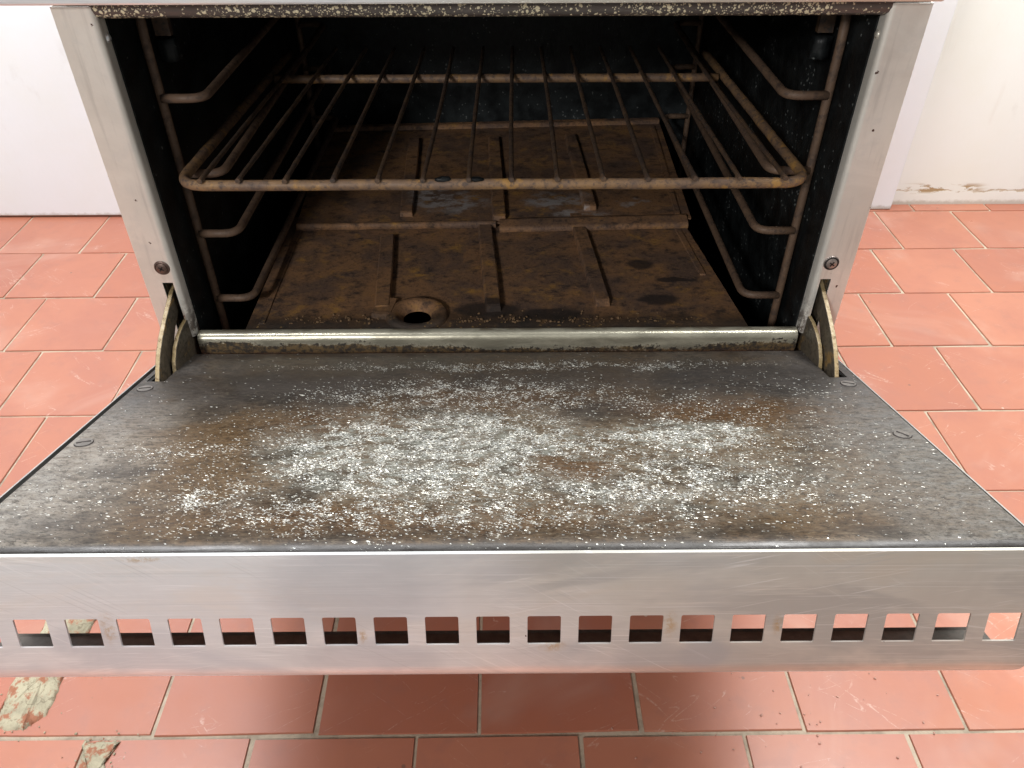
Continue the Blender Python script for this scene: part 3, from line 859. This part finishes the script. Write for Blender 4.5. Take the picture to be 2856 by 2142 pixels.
# trim: face down local -z at y = -0.309, square holes, rolled lower edge, flange back under the door
holes0, pitch, hw = -0.29075, 0.028165, 0.0184
xs = [-0.302]
for i in range(21):
    a = holes0 + pitch * i
    xs += [a, a + hw]
xs += [0.302]
YF = -0.3095
prof_t = [(YF + 0.0012, 0.0), (YF, 0.0), (YF, -0.012), (YF, -0.026), (YF, -0.0396), (YF, -0.0588), (YF, -0.066), (YF + 0.0002, -0.0735)]
prof_t += [(YF + 0.0110 - 0.0110 * math.cos(math.radians(a)), -0.0742 - 0.0110 * math.sin(math.radians(a))) for a in (12, 30, 50, 70, 90)]
prof_t += [(YF + 0.020, -0.0852), (YF + 0.0395, -0.0852), (YF + 0.0407, -0.0838)]
HI = 4
bm = bmesh.new()
def trim_fn(u, v):
    y, z = prof_t[v]
    # clipped lower corners
    if abs(u) > 0.3015 and z < -0.078:
        pass
    return (u, y, z)
def skip_t(i, j):
    return j == HI and i % 2 == 1
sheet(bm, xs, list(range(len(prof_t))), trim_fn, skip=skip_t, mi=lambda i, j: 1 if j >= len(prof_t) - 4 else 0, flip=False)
for i in range(21):
    xa_, xb_ = holes0 + pitch * i, holes0 + pitch * i + hw
    za_, zb_ = -0.0396, -0.0588
    for (cx_, sx_) in ((xa_, 1), (xb_, -1)):
        for (cz_, sz_) in ((za_, -1), (zb_, 1)):
            r_ = 0.0011 if cz_ == za_ else 0.0006
            pts_ = [(cx_, cz_)] + [(cx_ + sx_ * r_ * (1 - math.sin(t)), cz_ + sz_ * r_ * (1 - math.cos(t))) for t in (0, math.pi / 6, math.pi / 3, math.pi / 2)]
            f_ = bm.faces.new([bm.verts.new((x_, YF, z_)) for x_, z_ in pts_])
            f_.normal_update()
            if f_.normal.y > 0:
                f_.normal_flip()
bm.normal_update()
for f_ in bm.faces:
    if len(f_.verts) == 5:
        ref = next(q for q in bm.faces if len(q.verts) == 4 and abs(q.calc_center_median().y - YF) < 1e-5)
        if f_.normal.y * ref.normal.y < 0:
            f_.normal_flip()
for v in bm.verts:
    if abs(v.co.x) > 0.3015 and v.co.z < -0.0725 and v.co.y < YF + 0.012:
        v.co.x *= 1 - 0.022 * min(1, (-0.0725 - v.co.z) / 0.0127) ** 2
for f in bm.faces: f.smooth = True
trim = new_obj('door_trim', bm, [M_steel, M_flange_shade], door)
sharp(trim, 40)
solid(trim, 0.0012, -1)
bm = bmesh.new()
box(bm, -0.296, 0.296, YF + 0.0018, YF + 0.0405, -0.0838, -0.0830)
new_obj('trim_lining', bm, mat_plain('shade_lining', (0.035, 0.028, 0.026), 0.5), trim) if False else None
# slotted screws in the liner
for x, v, a in ((-0.2836, 0.1741, 0.35), (0.2836, 0.1694, -1.0), (-0.2832, 0.0769, 0.3), (0.2838, 0.0755, -0.5)):
    bm = bmesh.new()
    for (r0, r1, z0, z1, mi) in ((0.0064, 0.0058, 0.0, 0.0006, 1), (0.0058, 0.0052, 0.0006, 0.0006, 0), (0.0052, 0.0, 0.0006, 0.0009, 0)):
        for k in range(20):
            a0, a1 = 2 * math.pi * k / 20, 2 * math.pi * (k + 1) / 20
            pts = [(r0 * math.cos(a0), r0 * math.sin(a0), z0), (r0 * math.cos(a1), r0 * math.sin(a1), z0)]
            if r1:
                pts += [(r1 * math.cos(a1), r1 * math.sin(a1), z1), (r1 * math.cos(a0), r1 * math.sin(a0), z1)]
            else:
                pts += [(0, 0, z1)]
            f = bm.faces.new([bm.verts.new(p) for p in pts]); f.material_index = mi
    bmesh.ops.remove_doubles(bm, verts=bm.verts[:], dist=1e-6)
    vs = box(bm, -0.0046, 0.0046, -0.0006, 0.0006, 0.0004, 0.00105, 1)
    for w in vs:
        w.co = Matrix.Rotation(a, 4, 'Z') @ w.co
    new_obj('liner_screw', bm, [mat_plain('liner_screw_metal', (0.16, 0.145, 0.13), 0.4, 0.4), M_dark], door, loc=(x, -v, 0.0001))

# ================================================================== RACK SUPPORTS
def support(s, label):
    root = tag(empty('rack_support', (s * 0.2635, 0.051, 0.192)), label, 'rack support', 'side rack supports')
    L = lambda x, y, z: (x - s * 0.2635, y - 0.051, z - 0.192)
    for y in (0.051, 0.519):
        bm = bmesh.new()
        pts = [(s * 0.2635, y, 0.195 + 0.39 * i / 8) for i in range(9)]
        if y < 0.1:
            pts[-1] = (s * 0.2625, y + 0.002, 0.585)
        tube(bm, [L(*p) for p in pts], 0.0036, 12)
        new_obj('upright', bm, M_supp, root)
    for z in (0.4980, 0.4356, 0.3800, 0.3130):
        pts = rounded([(s * 0.2625, 0.0490, z), (s * 0.2295, 0.0490, z), (s * 0.2290, 0.5165, z), (s * 0.2625, 0.5165, z)], 0.013, 6)
        bm = bmesh.new()
        tube(bm, [L(*p) for p in pts], 0.0036, 12)
        new_obj('rung', bm, M_supp, root)
support(-1, 'rusty wire rack support hanging on the left wall inside the oven')
support(1, 'rusty wire rack support hanging on the right wall inside the oven')

# ================================================================== WIRE RACK
rack = tag(empty('wire_rack', (-0.0018, 0.008, 0.4434)), 'rusty wire shelf with long rods on the second rung inside the oven', 'oven rack')
bm = bmesh.new()
cor = [(-0.2370, 0.350, 0.0004), (-0.2505, 0, 0), (0.2500, 0, 0), (0.2365, 0.350, 0.0004)]
base = rounded(cor, 0.024, 8)
pts = []
for p, qn in zip(base, base[1:]):
    pts.append(p)
    if (qn - p).length > 0.05:
        for k in range(1, 16):
            pts.append(p.lerp(qn, k / 16) + Vector((0, 0, random.uniform(-.0003, .0003))))
pts.append(base[-1])
tube(bm, pts, 0.0043, 12, False, 0.035)
new_obj('frame', bm, M_rack, rack)
bm = bmesh.new()
tube(bm, subdiv_line((-0.2330, 0.262, -0.0002), (0.2330, 0.2615, -0.0002), 14), 0.0044, 12, False, 0.02)
new_obj('cross_bar', bm, M_rack, rack)
ROD = (-0.2316, -0.2020, -0.1644, -0.1279, -0.0919, -0.0567, -0.0210, 0.0125, 0.0483, 0.0838, 0.1200, 0.1564, 0.1906, 0.2266)
for i, x in enumerate(ROD):
    bm = bmesh.new()
    x0 = x + 0.0018
    x1 = -0.2160 + 0.4330 * i / 13
    ph0 = random.uniform(0, 6)
    pts = [Vector((x0 + (x1 - x0) * t + math.sin(t * 4.1 + ph0) * 0.0006, -0.0052 + 0.3560 * t, 0.0056 + math.sin(t * 5 + ph0) * 0.0003)) for t in [k / 30 for k in range(31)]]
    tube(bm, pts, 0.0020, 10, False, 0.10)
    # weld blobs where the rod meets the frame and the cross bar
    for yy, rr in ((0.0, 0.0024), (0.2625, 0.0026)):
        t = (yy + 0.0052) / 0.356
        c = pts[int(round(t * 30))]
        bmesh.ops.create_icosphere(bm, subdivisions=2, radius=rr, matrix=Matrix.Translation((c.x, yy, 0.0042)) @ Matrix.Diagonal((1.2, 1.2, 0.8, 1)))
    for f in bm.faces:
        f.smooth = True
    sharp(new_obj('rod', bm, M_rod, rack), 50)
# burnt lumps stuck on the front bar
for x, r in ((-0.0415, 0.0042), (-0.0150, 0.0040)):
    bm = bmesh.new()
    bmesh.ops.create_icosphere(bm, subdivisions=2, radius=r, matrix=Matrix.Translation((x + 0.0018, -0.0005, 0.0042)) @ Matrix.Diagonal((1.6, 0.8, 0.6, 1)))
    for v in bm.verts:
        v.co += Vector((random.uniform(-1, 1), random.uniform(-1, 1), random.uniform(-1, 1))) * 0.0007
    new_obj('burnt_lump', bm, M_cav, rack, smooth=True)

# ================================================================== BASE PLATES
def rib(bm, p0, p1, w, h, z, rn=6):
    """rounded raised rib between two floor points"""
    a, b = Vector((p0[0], p0[1], 0)), Vector((p1[0], p1[1], 0))
    d = (b - a).normalized()
    n = Vector((-d.y, d.x, 0))
    prof = [(-w * 0.56, 0), (-w * 0.50, h * 0.86), (-w * 0.42, h), (w * 0.42, h), (w * 0.49, h * 0.86), (w * 0.51, 0)]
    rows = []
    for t, sc, hz in ((0, 0.96, 0.0), (0.004, 0.92, 0.85), (0.016, 0.95, 1), (0.3, 1, 1), (0.5, 1.02, 1), (0.7, 0.99, 1), (0.984, 0.95, 1), (0.996, 0.88, 0.85), (1, 0.92, 0.0)):
        c = a.lerp(b, t)
        rows.append([bm.verts.new(c + n * (x * sc + random.uniform(-.0003, .0003)) + Vector((0, 0, z + zz * hz))) for x, zz in prof])
    for r0, r1 in zip(rows, rows[1:]):
        for k in range(len(prof) - 1):
            bm.faces.new((r0[k], r0[k + 1], r1[k + 1], r1[k]))
def plate_sheet(bm, quad, z, nx, ny, wob):
    (ax, ay), (bx, by), (cx, cy), (dx, dy) = quad      # FL FR BR BL
    def fn(u, v):
        x = (ax * (1 - u) + bx * u) * (1 - v) + (dx * (1 - u) + cx * u) * v
        y = (ay * (1 - u) + by * u) * (1 - v) + (dy * (1 - u) + cy * u) * v
        return (x, y, z + wob * math.sin(9 * x + 4) * math.cos(11 * y))
    sheet(bm, [i / nx for i in range(nx + 1)], [j / ny for j in range(ny + 1)], fn)
# front plate
fp = tag(empty('base_plate', (0, 0.03, 0.296)), 'front rusted base plate with ring hole, lying behind the sill', 'oven base plate', 'pressed oven base plates')
O = Vector((0, 0.03, 0.296))
bm = bmesh.new()
quad = [(-0.2316, 0.0125), (0.2308, 0.0125), (0.2045, 0.244), (-0.2350, 0.244)]
nx, ny = 46, 22
def fpf(u, v):
    (ax, ay), (bx, by), (cx, cy), (dx, dy) = quad
    x = (ax * (1 - u) + bx * u) * (1 - v) + (dx * (1 - u) + cx * u) * v
    y = ay + (dy - ay) * v
    z = 0.298 + 0.0006 * math.sin(9 * x + 4) * math.cos(11 * y)
    r = math.hypot(x + 0.0755, (y - 0.052) * 1.0)
    return (x, y - 0.03, z - 0.296)
sheet(bm, [i / nx for i in range(nx + 1)], [j / ny for j in range(ny + 1)], fpf,
      skip=lambda i, j: math.hypot(quad[0][0] + (quad[1][0] - quad[0][0]) * (i + .5) / nx + 0.0755, 0.0125 + 0.2315 * (j + .5) / ny - 0.0400) < 0.0185)
plate = new_obj('plate', bm, M_plate_f, fp, smooth=True)
solid(plate, 0.002, -1)
for p0, p1 in (((-0.1215, 0.191), (-0.1095, 0.046)), ((-0.0180, 0.240), (-0.0045, 0.046)), ((0.0855, 0.240), (0.0995, 0.054))):
    bm = bmesh.new()
    rib(bm, (p0[0], p0[1] - 0.03), (p1[0], p1[1] - 0.03), 0.0150, 0.0066, 0.0017)
    new_obj('rib', bm, M_plate_f, fp)
for (p0, p1) in (((-0.2230, 0.238), (-0.2190, 0.026)), ((0.1945, 0.238), (0.2060, 0.110))):
    bm = bmesh.new()
    rib(bm, (p0[0], p0[1] - 0.03), (p1[0], p1[1] - 0.03), 0.0060, 0.0020, 0.0016)
    new_obj('edge_fold', bm, M_plate_f, fp)
# raised ring with a hole
bm = bmesh.new()
rg = []
for r, z in ((0.0282, 0.0014), (0.0274, 0.0046), (0.0262, 0.0062), (0.0240, 0.0068), (0.0205, 0.0067), (0.0185, 0.0058), (0.0165, 0.0038), (0.0145, 0.0020), (0.0128, 0.0002), (0.0122, -0.0012)):
    rg.append([bm.verts.new((-0.0765 + r * 1.05 * math.cos(2 * math.pi * k / 40), 0.0095 + r * math.sin(2 * math.pi * k / 40), z)) for k in range(40)])
for a, b in zip(rg, rg[1:]):
    for k in range(40):
        f = bm.faces.new((a[k], a[(k + 1) % 40], b[(k + 1) % 40], b[k])); f.smooth = True
new_obj('ring_boss', bm, M_plate_f, fp)
bm = bmesh.new()
rib(bm, (-0.1168, 0.022), (-0.0985, 0.0195), 0.0300, 0.0062, 0.0013)
new_obj('boss_web', bm, M_plate_f, fp)
# rear plate
rp = tag(empty('base_plate', (0, 0.33, 0.300)), 'rear rusted base plate with pale grey patches, overlapping the front plate', 'oven base plate', 'pressed oven base plates')
OF = lambda x, y, z=0.0: (x, y - 0.33, z - 0.300)
bm = bmesh.new()
def rpf(u, v):
    xl, yl = -0.2240 + (-0.2400 + 0.2240) * v, 0.2090 + (0.485 - 0.2090) * v
    xr, yr = 0.2140 + (0.2235 - 0.2140) * v, 0.2225 + (0.510 - 0.2225) * v
    x, y = xl + (xr - xl) * u, yl + (yr - yl) * u
    z = 0.3045 + 0.0007 * math.sin(13 * x + 1) * math.cos(9 * y + 1)
    return OF(x, y, z)
vv = [0, 0.03] + [0.1 * k for k in range(1, 10)] + [0.985, 1.0]
sheet(bm, [i / 30 for i in range(31)], vv, rpf)
plate2 = new_obj('plate', bm, M_plate_r, rp, smooth=True)
solid(plate2, 0.002, -1)
# front lips: thin rolled one on the left, deep folded one on the right, upturned rear edge
bm = bmesh.new()
def lip(x0, y0, x1, y1, prof, n=14):
    sheet(bm, [i / n for i in range(n + 1)], list(range(len(prof))), lambda u, v: OF(x0 + (x1 - x0) * u, y0 + (y1 - y0) * u + prof[v][0] + random.uniform(-.0005, .0005), 0.3045 + prof[v][1] + random.uniform(-.0003, .0003)), flip=True)
lip(-0.2240, 0.2100, -0.0040, 0.2140, [(0.004, 0.0006), (0.001, 0.0022), (-0.0015, 0.0020), (-0.003, 0.0002), (-0.0034, -0.003), (-0.002, -0.0055)])
lip(0.0000, 0.2150, 0.2085, 0.2235, [(0.006, 0.0006), (0.003, 0.0030), (-0.001, 0.0034), (-0.006, 0.0018), (-0.0105, 0.0016), (-0.0142, 0.0004), (-0.0155, -0.0022), (-0.015, -0.0050)])
new_obj('front_lip', bm, M_plate_r, rp, smooth=True)
bm = bmesh.new()
sheet(bm, [i / 14 for i in range(15)], list(range(4)), lambda u, v: OF(-0.2380 + (0.2220 + 0.2380) * u, 0.484 + 0.024 * u + (0, 0.002, 0.004, 0.012)[v], 0.3050 + (0, 0.0045, 0.0052, 0.0050)[v]))
new_obj('rear_lip', bm, M_plate_r, rp, smooth=True)
for p0, p1 in (((-0.1155, 0.452), (-0.1045, 0.229)), ((-0.0090, 0.455), (0.0000, 0.219)), ((0.0940, 0.462), (0.1030, 0.243))):
    bm = bmesh.new()
    rib(bm, OF(*p0)[:2], OF(*p1)[:2], 0.0150, 0.0060, 0.0043)
    new_obj('rib', bm, M_plate_r, rp)
bm = bmesh.new()
rib(bm, OF(0.2110, 0.500)[:2], OF(0.2000, 0.226)[:2], 0.0060, 0.0026, 0.0043)
new_obj('edge_fold', bm, M_plate_r, rp)

# ================================================================== LOOSE BITS
def bits(name, n, pos, size, mat):
    bm = bmesh.new()
    for i in range(n):
        x, y, z = pos()
        r = size * random.uniform(0.35, 1.0) ** 1.5
        rot = Matrix.Rotation(random.uniform(0, 6.28), 4, 'Z') @ Matrix.Rotation(random.uniform(0, 6.28), 4, 'X')
        b4 = len(bm.verts)
        bmesh.ops.create_icosphere(bm, subdivisions=1, radius=r, matrix=Matrix.Translation((x, y, z + r * 0.6)) @ rot @ Matrix.Diagonal((1, random.uniform(.6, .9), random.uniform(.5, .8), 1)))
    bm.verts.ensure_lookup_table()
    for v in bm.verts:
        v.co += Vector((random.uniform(-1, 1), random.uniform(-1, 1), random.uniform(-.6, 1))) * size * 0.12
    return tag(new_obj(name, bm, mat), kind='stuff')
o = bits('floor_grit', 90, lambda: (random.gauss(0.27, 0.09), random.uniform(-0.25, -0.10), 0.0), 0.0016, M_grit)
tag(o, 'reddish grit scattered on the tiles in front of the door', 'grit')
o = bits('mortar_crumbs', 110, lambda: random.choice(((random.gauss(-0.45, 0.03), random.uniform(-0.215, -0.09), 0.0), (random.gauss(-0.355, 0.02), random.uniform(-0.26, -0.205), 0.0))), 0.0017, M_patch)
tag(o, 'pale mortar crumbs around the broken tile at lower left', 'crumbs')
o = bits('burnt_crumbs', 170, lambda: (random.choice((random.uniform(-0.20, -0.112), random.uniform(-0.04, 0.19), random.uniform(-0.04, 0.10))), 0.026 + abs(random.gauss(0, 0.007)), 0.298), 0.0018, M_crumb)
tag(o, 'burnt crumbs along the front of the base plate behind the sill', 'crumbs')
